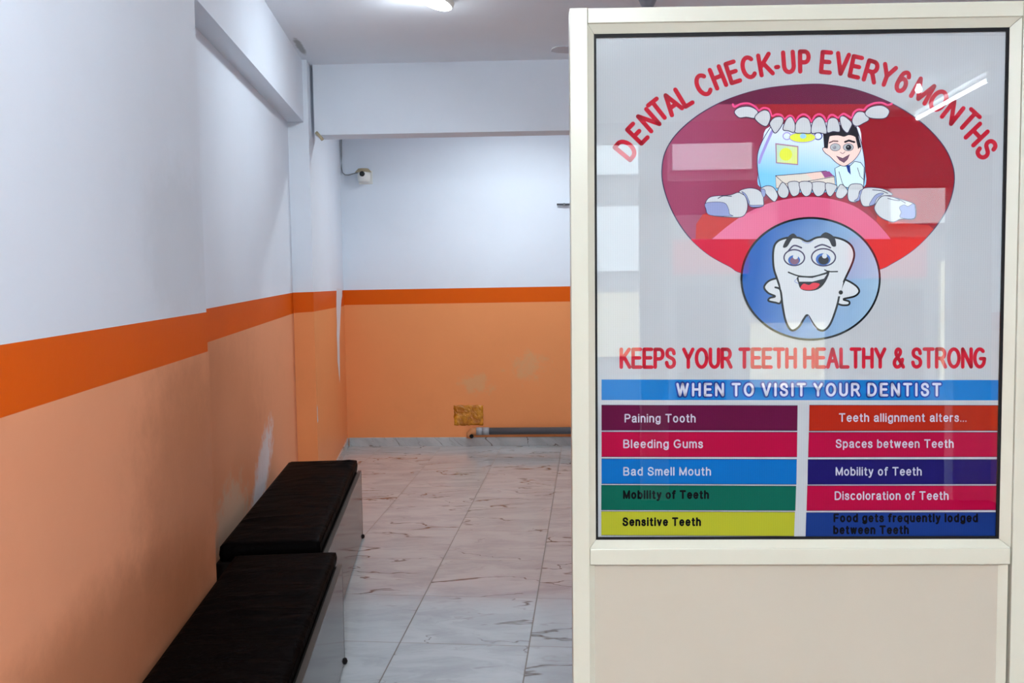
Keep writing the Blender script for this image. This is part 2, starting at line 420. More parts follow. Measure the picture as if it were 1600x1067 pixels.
def cushion_mesh(x0, x1, y0, y1, z0, z1, seed):
    rnd = random.Random(seed)
    mb = MB(); nx, ny = 22, 84
    folds = [(rnd.uniform(y0 + .05, y1 - .05), rnd.uniform(x0, x1), rnd.uniform(-.25, .25), rnd.uniform(.006, .012), rnd.uniform(.003, .007), rnd.uniform(.05, .2)) for _ in range(34)]
    def top(u, v):
        x = x0 + (x1 - x0) * u; y = y0 + (y1 - y0) * v
        ex = min(u, 1 - u) * (x1 - x0); ey = min(v, 1 - v) * (y1 - y0); e = min(ex, ey)
        z = z1 - 0.008 * math.exp(-e / 0.007) + 0.004 * (1 - math.exp(-e / .08))
        for (fy, fx, sl, wd, h, ln) in folds:
            d = (y - fy) - sl * (x - fx)
            z += h * math.exp(-(d / wd) ** 2) * math.exp(-((x - fx) / ln) ** 2) * min(1, e / 0.03)
        return (x, y, z)
    G = [[top(i / nx, j / ny) for j in range(ny + 1)] for i in range(nx + 1)]
    idx = {}
    for i in range(nx + 1):
        for j in range(ny + 1):
            idx[i, j] = len(mb.v); mb.v.append(G[i][j])
    def addf(f): mb.f.append(f); mb.m.append(mb.mi(LEATHER)); mb.smooth.append(True)
    for i in range(nx):
        for j in range(ny): addf((idx[i, j], idx[i + 1, j], idx[i + 1, j + 1], idx[i, j + 1]))
    ring = [(i, 0) for i in range(nx)] + [(nx, j) for j in range(ny)] + [(i, ny) for i in range(nx, 0, -1)] + [(0, j) for j in range(ny, 0, -1)]
    lows = []
    for k, ij in enumerate(ring):
        x, y, z = G[ij[0]][ij[1]]
        bul = 0.004
        ux = (x - (x0 + x1) / 2) / ((x1 - x0) / 2); uy = (y - (y0 + y1) / 2) / ((y1 - y0) / 2)
        a = len(mb.v); mb.v.append((x + bul * (ux if abs(ux) > .999 else 0), y + bul * (uy if abs(uy) > .999 else 0), (z + z0) / 2))
        b_ = len(mb.v); mb.v.append((x, y, z0)); lows.append((a, b_))
    n = len(ring)
    for k in range(n):
        j = (k + 1) % n
        addf((idx[ring[k]], lows[k][0], lows[j][0], idx[ring[j]])); addf((lows[k][0], lows[k][1], lows[j][1], lows[j][0]))
    mb.f.append(tuple(l[1] for l in reversed(lows))); mb.m.append(0); mb.smooth.append(False)
    return mb

def make_bench(s_far, p_front, length, depth, ztop, label, seed):
    """local x: towards the room from the wall side, y: along the wall away from the camera; origin at far front corner on the floor"""
    base = LW(s_far, p_front)
    root = empty('storage_bench', (base.x, base.y, 0), -YL)
    tag(root, label, 'bench', 'black padded benches along the orange wall')
    D, L = depth, length; zp = 0.425
    w = MB()
    w.box((-D, -L, 0.02), (-D + .018, 0, zp - .01), CARC); w.box((-D + .018, -L, 0.02), (-.019, -L + .018, zp - .01), CARC)
    w.box((-D + .018, -.018, 0.02), (-.019, 0, zp - .01), CARC); w.box((-D + .018, -L + .018, zp - .03), (-.019, -.018, zp - .012), CARC)
    w.box((-D + .018, -L + .018, .02), (-.019, -.018, .036), CARC)
    w.build('carcass', root)
    w = MB(); w.box((-.0185, -L, 0.016), (0, -.003, zp - .004), LAMW); w.build('front_panel', root)
    w = MB(); w.box((-.019, -L, zp - .004), (.0006, 0, zp), EDGE); w.box((-.019, -.003, 0.016), (.0006, 0, zp - .004), EDGE)
    o = w.build('edge_band', root); o['label'] = 'brown edge band around the grey laminate'
    c = cushion_mesh(-D + .012, -.030, -L + .03, .045, zp - .012, ztop, seed).build('seat_cushion', root)
    c['label'] = 'black leatherette seat cushion with creases'
    w = MB()
    w.tube([(-.031, -L + .034, ztop - .014), (-.031, .04, ztop - .014)], .0035, LEATHER, 8)
    w.build('piping', c)
    for (x, y) in ((-.004, -.004), (-.004, -L + .004), (-D + .02, -.01), (-D + .02, -L + .01)):
        w = MB(); w.lathe([(.006, 0.0), (.013, .003), (.016, .012), (.013, .022), (.006, .026)], RUBBER, 16, Matrix.Translation((x, y, 0)))
        w.build('foot', root)
    return root
make_bench(3.492, .423, 1.68, .455, .468, 'near black padded bench with creased cushion, at the bottom edge of the photo', 3)
make_bench(5.225, .502, 1.64, .455, .487, 'far black padded bench set in the wall recess beyond the nearer bench', 11)

# ------------------------------------------------------------------ ceiling lamp, tube light, bulb
LED = mat('led_diffuser', (255, 255, 255), 0.4, emit=(232, 242, 255), estr=14.0, vary=0)
WPLA = mat('white_plastic', (232, 232, 228), 0.4)
def ceiling_lamp(x, y, rot, watts, label, bare=0.0, rad=.10):
    lamp = empty('ceiling_light', (x, y, CEIL)); lamp.rotation_euler = rot
    tag(lamp, label, 'ceiling light', 'round ceiling lights')
    k = rad / .127
    w = MB(); w.lathe([(.128 * k, -.034), (.135 * k, -.03), (.136 * k, -.006), (.12 * k, .0)], WPLA, 48); w.build('housing', lamp)
    w = MB(); w.lathe([(.03 * k, -.050), (.085 * k, -.047), (.118 * k, -.041), (.127 * k, -.0342)], LED, 48); w.build('diffuser', lamp)
    ld = bpy.data.lights.new('lamp_glow', 'AREA'); ld.shape = 'DISK'; ld.size = rad * 1.8; ld.energy = watts; ld.color = (.86, .96, 1)
    lo = bpy.data.objects.new('lamp_glow', ld); COL.objects.link(lo); lo.parent = lamp; lo.location = (0, 0, -.053)
    if bare:                                          # light leaving the domed diffuser sideways
        pd2 = bpy.data.lights.new('lamp_side_glow', 'POINT'); pd2.energy = bare; pd2.color = ld.color; pd2.shadow_soft_size = .09
        p2 = bpy.data.objects.new('lamp_side_glow', pd2); COL.objects.link(p2); p2.parent = lamp; p2.location = (0, 0, -.15)
ceiling_lamp(-0.385, 4.66, (R(-2), R(19), 0), 2.6, 'round white glowing ceiling light hanging slightly tilted in front of the cross beam', 1.0)
ceiling_lamp(-0.15, 1.60, (0, 0, 0), 3.6, 'unseen round ceiling light added to brighten the near left wall, above the frame')  # added lamp out of view, lifts the near left wall
ceiling_lamp(0.10, -1.45, (0, 0, 0), 26, 'unseen round ceiling light added as frontal fill, above and behind the viewer', 52)  # added fill lamp, visible neither directly nor in the poster glass
ceiling_lamp(0.05, 6.85, (0, 0, 0), 9, 'round white ceiling light hidden behind the cross beam, over the far bay')

tl = empty('tube_light', (2.84, -2.96, CEIL))
tag(tl, 'long white tube light behind the viewer, mirrored in the poster glass', 'tube light')
TUBE = mat('lit_tube', (255, 255, 255), .4, emit=(225, 242, 255), estr=22.0, vary=0)
w = MB(); w.box((-.03, -.56, -.06), (.03, .56, 0), WPLA); w.build('batten', tl)
w = MB(); w.tube([(0, -.53, -.105), (0, .53, -.105)], .014, TUBE, 16); w.build('tube', tl)
for s_ in (-1, 1):
    w = MB(); w.box((-.018, s_ * .545 - .014, -.125), (.018, s_ * .545 + .014, -.06), WPLA); w.build('end_holder', tl)
bl = empty('bulb', (2.56, -2.80, CEIL))
tag(bl, 'round white ceiling bulb behind the viewer, mirrored beside the tube light', 'bulb')
w = MB(); w.lathe([(.02, -.03), (.03, -.02), (.03, 0)], WPLA, 20); w.build('holder', bl)
w = MB(); w.lathe([(.003, -.09), (.012, -.087), (.020, -.078), (.023, -.066), (.020, -.052), (.014, -.04), (.012, -.031)], TUBE, 24); w.build('globe', bl)

# ------------------------------------------------------------------ ceiling fan, mostly hidden by the partition
FANM = mat('grey_fan_enamel', (132, 134, 142), .35); FANB = mat('blade_paint', (186, 190, 200), .4)
fan = empty('ceiling_fan', (0.745, 4.66, CEIL))
tag(fan, 'grey ceiling fan mostly hidden behind the poster partition, one blade tip showing', 'fan')
w = MB(); w.lathe([(.014, -.09), (.03, -.075), (.055, -.02), (.06, 0)], FANM, 24); w.build('canopy', fan)
w = MB(); w.tube([(0, 0, -.29), (0, 0, -.085)], .011, FANM, 12); w.build('down_rod', fan)
w = MB(); w.lathe([(.03, -.40), (.085, -.385), (.105, -.35), (.105, -.33), (.08, -.295), (.02, -.28)], FANM, 32); w.build('motor', fan)
for k in range(3):
    an = R(197 + 120 * k)
    w = MB(); X = Matrix.Rotation(an, 4, 'Z') @ Matrix.Translation((0, 0, -.325)) @ Matrix.Rotation(R(1), 4, 'X')
    outl = [(.10, -.02), (.16, -.045), (.50, -.058), (.535, -.045), (.545, 0), (.535, .045), (.50, .058), (.16, .045), (.10, .02)]
    up_ = [X @ Vector((x, y, .0025)) for x, y in outl]; dn_ = [X @ Vector((x, y, -.0025)) for x, y in outl]
    n = len(outl)
    w.face(up_, FANB); w.face(list(reversed(dn_)), FANB)
    for q in range(n): w.face([dn_[q], dn_[(q + 1) % n], up_[(q + 1) % n], up_[q]], FANB)
    w.build('blade', fan)

# ------------------------------------------------------------------ things on the back wall
def BW(x, z, off=0.0):                              # point on the back wall at world x
    d = (x - CORNER.x) / DF.x
    return CORNER + DF * d + Zv * z + bn * off
IVORY = mat('ivory_plastic', (232, 232, 228), .45); TAN = mat('tan_plastic', (168, 152, 122), .5); LENS = mat('black_lens', (8, 8, 10), .1)
cc = empty('security_camera', BW(-1.362, 2.56), -YF)
tag(cc, 'small ivory security camera high on the far wall near the corner', 'security camera')
w = MB(); w.box((-.055, -.012, -.075), (.075, 0, .05), IVORY); w.build('wall_plate', cc, .004)
w = MB(); w.lathe([(.046, -.06), (.058, -.05), (.062, 0), (.055, .03), (.03, .045)], IVORY, 28, Matrix.Translation((.008, -.068, -.004))); w.build('body', cc)
w = MB()
for k in range(14):
    a0, a1 = -1.35 + 2.7 * k / 14, -1.35 + 2.7 * (k + 1) / 14
    def hp(a, r, z): return Vector((.0 + r * math.sin(a), -.05 - r * .95 * math.cos(a), z))
    w.face([hp(a0, .078, .03), hp(a1, .078, .03), hp(a1, .05, .062), hp(a0, .05, .062)], TAN)
    w.face([hp(a0, .078, .024), hp(a0, .05, .056), hp(a1, .05, .056), hp(a1, .078, .024)], TAN)
    w.face([hp(a0, .078, .03), hp(a0, .078, .024), hp(a1, .078, .024), hp(a1, .078, .03)], TAN)
w.build('visor', cc)
w = MB(); w.lathe([(.024, .0), (.024, .012), (.018, .014)], LENS, 20, Matrix.Translation((.004, -.125, .006)) @ Matrix.Rotation(R(90), 4, 'X')); w.build('lens', cc)
cb = MB()
path = [BW(-1.571, 2.90, .008), BW(-1.574, 2.75, .008), BW(-1.576, 2.63, .008), BW(-1.568, 2.595, .010), BW(-1.545, 2.575, .012), BW(-1.51, 2.572, .012), BW(-1.46, 2.585, .012), BW(-1.425, 2.590, .02)]
cb.tube(path, .005, mat('grey_cable', (150, 152, 156), .5), 8)
tag(cb.build('camera_cable'), 'thin grey cable running down the far corner to the security camera', 'cable')

TAPE = bpy.data.materials.new('brown_packing_tape'); TAPE.use_nodes = True
t = NT(TAPE); P = t.obj(); nf_ = t.noise(P, 13.0, 3.0, .55, .6)
t.l.new(t.mix(t.ramp(nf_, .35, .65), lin((176, 104, 14)), lin((214, 142, 30))), t.p.inputs['Base Color'])
t.p.inputs['Roughness'].default_value = .18; t.bump(nf_, .8, .03)
w = MB(); nx, nz = 16, 12; rnd = random.Random(5)
gp = {}
for i in range(nx + 1):
    for k in range(nz + 1):
        jx = rnd.uniform(-.004, .004) if i in (0, nx) else 0; jz = rnd.uniform(-.004, .004) if k in (0, nz) else 0
        off = .003 + (.006 * abs(math.sin(i * 1.9 + k * 1.3)) if 0 < i < nx and 0 < k < nz else 0)
        gp[i, k] = BW(-.562 + .28 * i / nx + jx, .197 + .193 * k / nz + jz, off)
for i in range(nx):
    for k in range(nz): w.face([gp[i, k], gp[i + 1, k], gp[i + 1, k + 1], gp[i, k + 1]], TAPE, True)
for i in range(nx):
    for k, s_ in ((0, 1), (nz, -1)):
        a_, b_ = gp[i, k], gp[i + 1, k]; w.face([a_, b_, b_ - bn * .004, a_ - bn * .004], TAPE)
for k in range(nz):
    for i in (0, nx):
        a_, b_ = gp[i, k], gp[i, k + 1]; w.face([a_, b_, b_ - bn * .004, a_ - bn * .004], TAPE)
tag(w.build('tape_patch'), 'square patch of shiny brown packing tape stuck low on the far wall', 'tape')

PVC = mat('dark_grey_pvc', (84, 88, 94), .4); PVCL = mat('light_grey_pvc', (158, 160, 166), .4); PUTTY = mat('painted_putty', (196, 132, 84), .7)
pz = .148
dp = empty('drain_pipe', BW(-.40, 0.083, .04))
tag(dp, 'dark grey plastic drain pipe running above the far skirting', 'pipe')
inv = Matrix.Translation(-dp.location)
def DPt(x, z, off): return BW(x, z, off) - Vector(dp.location)
w = MB(); w.tube([DPt(-.24, pz, .045), DPt(3.4, pz + .01, .045)], .033, PVC, 20); w.build('pipe', dp)
w = MB(); w.tube([DPt(-.345, pz, .045), DPt(-.288, pz, .045)], .037, PVCL, 20); w.tube([DPt(-.288, pz, .045), DPt(-.283, pz, .045)], .034, PVC, 20)
w.tube([DPt(-.283, pz, .045), DPt(-.225, pz, .045)], .037, PVCL, 20); o = w.build('coupling', dp); o['label'] = 'light grey pipe coupling'
w = MB(); w.tube([DPt(-.345, pz, .045), DPt(-.385, pz - .004, .045), DPt(-.41, pz - .03, .045), DPt(-.412, .0835, .045)], [.036, .036, .034, .030], PUTTY, 16); o = w.build('elbow', dp); o['label'] = 'peach painted elbow'
w = MB(); w.tube([DPt(-.39, .106, .076), DPt(-.39, .106, .084)], .02, RUBBER, 14); w.build('hole', dp)

RODM = mat('dark_steel', (92, 94, 100), .35, metal=.6)
rd = empty('wall_rail', BW(.432, 2.268))
tag(rd, 'thin dark grey rail on the far wall, half hidden by the partition', 'rail')
inv2 = Vector(rd.location)
w = MB(); w.tube([BW(.432, 2.268, .03) - inv2, BW(1.9, 2.25, .03) - inv2], .009, RODM, 12); w.build('rod', rd)
for x in (.50, 1.6):
    w = MB(); w.tube([BW(x, 2.268 - (x - .43) * .012, 0) - inv2, BW(x, 2.268 - (x - .43) * .012, .042) - inv2], .012, RODM, 12); w.build('bracket', rd)

w = MB()
c0 = bs + fw * 0.14 + Zv * 2.635 + DF * .012
w.tube([c0 + fw * -.004 + Zv * .0, c0 + fw * .0 + DF * .03 - Zv * .035, c0 + DF * .045 - Zv * .055], .011, mat('beige_conduit', (176, 164, 136), .5), 12)
tag(w.build('conduit_stub'), 'short beige conduit end poking out under the cross beam', 'pipe')

# ------------------------------------------------------------------ partition with the framed poster
UX = Vector((0.99971156, -0.02391206, -0.00223871)); VX = Vector((0.00279878, 0.02341404, 0.99972194)); NX = Vector((-0.023853, -0.99943984, 0.02347421))
PM = Matrix(((UX.x, -NX.x, VX.x, .43), (UX.y, -NX.y, VX.y, 1.5), (UX.z, -NX.z, VX.z, 0.0), (0, 0, 0, 1)))
part = empty('partition'); part.matrix_world = PM
tag(part, 'cream aluminium framed partition holding the dental poster behind glass', 'partition')
UL0, UL1, UR0, UR1 = -.3262, -.2945, .4727, .5045
VT1, VT0, VM1, VM0, GT, GB, GL, GR = 2.0767, 2.0497, 1.0990, 1.0690, 2.0345, 1.1125, -.2823, .4557
DP = .040
w = MB(); w.box((UL0, 0, .002), (UL1, DP, VT1), ALU); w.build('post', part, .0012)
w = MB(); w.box((UR0, 0, .002), (UR1, DP, VT1), ALU); w.build('post', part, .0012)
w = MB(); w.box((UL1 + .0004, .001, VT0), (UR0 - .0004, DP - .001, VT1 - .0004), ALU); w.build('top_rail', part, .0012)
w = MB(); w.box((UL1 + .0004, .001, VM0), (UR0 - .0025, DP - .001, VM1), ALU); w.build('middle_rail', part, .0016)
w = MB(); w.box((UL1 + .0004, .001, .006), (UR0 - .0004, DP - .001, .09), ALU); w.build('bottom_rail', part, .0012)
def bead(u0, u1, v0, v1, U0, U1, V0, V1, name, y0=.004, y1=.0135):
    """sloped glazing bead: outer rectangle u0..v1 at y0, inner rectangle U0..V1 at y1, mitred"""
    w = MB()
    ou = [(u0, v0), (u1, v0), (u1, v1), (u0, v1)]; inn = [(U0, V0), (U1, V0), (U1, V1), (U0, V1)]
    g = .0004
    for k in range(4):
        j = (k + 1) % 4
        A, B, C_, D_ = ou[k], ou[j], inn[j], inn[k]
        q = [Vector((A[0], y0, A[1])), Vector((B[0], y0, B[1])), Vector((C_[0], y1, C_[1])), Vector((D_[0], y1, D_[1]))]
        ctr = sum(q, Vector()) / 4
        e = (q[1] - q[0]).normalized() * g
        q = [q[0] + e, q[1] - e, q[2] - e, q[3] + e]
        bk = [Vector((p.x, .024, p.z)) for p in q]
        w.face(q, ALU); w.face(list(reversed(bk)), ALU)
        for a_ in range(4): w.face([q[a_], q[(a_ + 1) % 4], bk[(a_ + 1) % 4], bk[a_]], ALU)
    return w.build(name, part)
bead(UL1, UR0 - .0008, VM1, VT0, GL, GR, GB, GT, 'glazing_bead')
bead(UL1, UR0 - .005, .09, VM0, UL1 + .0115, UR0 - .0215, .10, VM0 - .0045, 'panel_bead')
# black gasket around the sheet
w = MB()
g = [(GL - .004, GB - .004), (GR + .004, GB - .004), (GR + .004, GT + .004), (GL - .004, GT + .004)]
SL, SR, SB, ST = GL + .0042, GR - .0054, GB + .0048, GT - .0066
hi_ = [(SL, SB), (SR, SB), (SR, ST), (SL, ST)]
for k in range(4):
    j = (k + 1) % 4
    w.face([(g[k][0], .0138, g[k][1]), (g[j][0], .0138, g[j][1]), (hi_[j][0], .0138, hi_[j][1]), (hi_[k][0], .0138, hi_[k][1])], RUBBER)
    w.face([(hi_[k][0], .0138, hi_[k][1]), (hi_[j][0], .0138, hi_[j][1]), (hi_[j][0], .0165, hi_[j][1]), (hi_[k][0], .0165, hi_[k][1])], RUBBER)
w.build('gasket', part)
w = MB(); w.box((UL1 + .006, .012, .095), (UR0 - .006, .020, VM0 - .001), LAMI); w.build('infill_panel', part)
w = MB(); w.box((GL - .006, .0192, GB - .006), (GR + .006, .0235, GT + .006), LAMI); w.build('backing_board', part)

GLASS = bpy.data.materials.new('clear_glass'); GLASS.use_nodes = True
t = NT(GLASS); t.n.remove(t.p)
tr = t.new('ShaderNodeBsdfTransparent'); tr.inputs[0].default_value = (.97, .985, .98, 1)
gl = t.new('ShaderNodeBsdfGlossy'); gl.inputs['Roughness'].default_value = .004
fr = t.new('ShaderNodeFresnel'); fr.inputs[0].default_value = 1.5
mx = t.new('ShaderNodeMixShader'); t.l.new(t.math('MULTIPLY', fr.outputs[0], 1.0, clamp=True), mx.inputs[0]); t.l.new(tr.outputs[0], mx.inputs[1]); t.l.new(gl.outputs[0], mx.inputs[2])
t.l.new(mx.outputs[0], t.n['Material Output'].inputs[0])
w = MB(); w.face([(GL - .003, .0140, GB - .003), (GR + .003, .0140, GB - .003), (GR + .003, .0140, GT + .003), (GL - .003, .0140, GT + .003)], GLASS)
go = w.build('glass_pane', part)

# ------------------------------------------------------------------ the printed poster
HM = (0.0011616850632048907, 6.354845382402171e-06, -1.3643900883291078, 1.6582991879902205e-05, -0.0012283097273001198, 2.1136876272734715, 1.737806539462634e-05, -3.9008155220107915e-05, 1.0)
def art(x, y):
    """artwork layout units -> position on the poster sheet"""
    d = HM[6] * x + HM[7] * y + HM[8]
    return (HM[0] * x + HM[1] * y + HM[2]) / d, (HM[3] * x + HM[4] * y + HM[5]) / d
SHEET_Y = .0172
def ly(layer): return SHEET_Y - .00008 * layer
poster = empty('dental_poster'); poster.matrix_world = PM
tag(poster, 'printed dental check-up poster behind glass in the cream partition', 'poster')

def ink(name, rgb, rough=.6, grad=None):
    m = bpy.data.materials.new(name); m.use_nodes = True
    t = NT(m); P = t.obj()
    x, y, z = t.sep(P)
    if grad:                                         # printed colour blend between two places on the sheet
        (xa, ya), (xb, yb), rgb2 = grad
        A = Vector(art(xa, ya)); B = Vector(art(xb, yb)); d = B - A; L2 = d.length_squared
        f = t.math('ADD', t.math('ADD', t.math('MULTIPLY', x, d.x / L2), t.math('MULTIPLY', z, d.y / L2)), -(A.x * d.x + A.y * d.y) / L2, clamp=True)
        col = t.mix(f, lin(rgb), lin(rgb2))
    else:
        col = lin(rgb)
    wv = t.math('SINE', t.math('MULTIPLY', x, 2 * math.pi / .0042))
    wz = t.math('SINE', t.math('MULTIPLY', z, 2 * math.pi / .0034))
    f2 = t.math('ADD', t.math('MULTIPLY', t.math('ADD', wv, t.math('MULTIPLY', wz, .35)), .022), .985)   # woven mesh of the banner cloth
    o = t.new('ShaderNodeMix', data_type='RGBA', blend_type='MULTIPLY'); o.inputs[0].default_value = 1.0
    t.put(o.inputs[6], col); t.l.new(t.comb(f2, f2, f2), o.inputs[7])
    t.l.new(o.outputs[2], t.p.inputs['Base Color'])
    t.p.inputs['Roughness'].default_value = rough; t.p.inputs['Specular IOR Level'].default_value = .04
    return m

def smooth(pts, k=6, closed=True):
    n = len(pts); out = []
    rng = range(n) if closed else range(n - 1)
    for i in rng:
        g = (lambda q: pts[q % n]) if closed else (lambda q: pts[min(max(q, 0), n - 1)])
        p0, p1, p2, p3 = g(i - 1), g(i), g(i + 1), g(i + 2)
        for s in range(k):
            u = s / k
            out.append(tuple(.5 * ((2 * p1[c]) + (-p0[c] + p2[c]) * u + (2 * p0[c] - 5 * p1[c] + 4 * p2[c] - p3[c]) * u * u + (-p0[c] + 3 * p1[c] - 3 * p2[c] + p3[c]) * u ** 3) for c in (0, 1)))
    if not closed: out.append(pts[-1])
    return out
def ell(cx, cy, rx, ry, n=48, a0=0, a1=360):
    return [(cx + rx * math.cos(R(a0 + (a1 - a0) * i / n)), cy + ry * math.sin(R(a0 + (a1 - a0) * i / n))) for i in range(n if a1 - a0 == 360 else n + 1)]
def crop(x0, y0, sc, pts): return [(x0 + x / sc, y0 + y / sc) for x, y in pts]

class Art(MB):
    def poly(self, pts, m, layer):
        q = [Vector((*art(*p),)) for p in pts]
        v = [Vector((a.x, ly(layer), a.y)) for a in q]
        for tri in tessellate_polygon([[Vector((a.x, a.y, 0)) for a in q]]):
            self.face([v[i] for i in tri], m)
    def stroke(self, pts, wd, m, layer, closed=False):
        n = len(pts); L = []; Rr = []
        for i in range(n):
            if closed: a, b = pts[i - 1], pts[(i + 1) % n]
            else: a, b = pts[max(i - 1, 0)], pts[min(i + 1, n - 1)]
            dx, dy = b[0] - a[0], b[1] - a[1]; l = math.hypot(dx, dy) or 1
            nx, ny = -dy / l * wd / 2, dx / l * wd / 2
            L.append((pts[i][0] + nx, pts[i][1] + ny)); Rr.append((pts[i][0] - nx, pts[i][1] - ny))
        def P3(p): u, v = art(*p); return (u, ly(layer), v)
        for i in range(n if closed else n - 1):
            j = (i + 1) % n
            self.face([P3(L[i]), P3(L[j]), P3(Rr[j]), P3(Rr[i])], m)
        if not closed:
            for e in (pts[0], pts[-1]): self.poly(ell(e[0], e[1], wd / 2, wd / 2, 10), m, layer + .3)
    def shape(self, pts, fill, line, wd, layer, k=5):
        p = smooth(pts, k) if k else pts
        self.poly(p, fill, layer); self.stroke(p, wd, line, layer + .4, True)
    def build(self, name, parent=None):
        me = bpy.data.meshes.new(name); me.from_pydata(self.v, [], self.f)
        for m in self.mats: me.materials.append(m)
        for i, p in enumerate(me.polygons): p.material_index = self.m[i]
        bm = bmesh.new(); bm.from_mesh(me)
        for f in bm.faces:                            # all print faces the viewer
            f.normal_update()
            if f.normal.y > 0: f.normal_flip()
        bm.to_mesh(me); bm.free()
        o = bpy.data.objects.new(name, me); COL.objects.link(o)
        if parent is not None: o.parent = parent
        return o

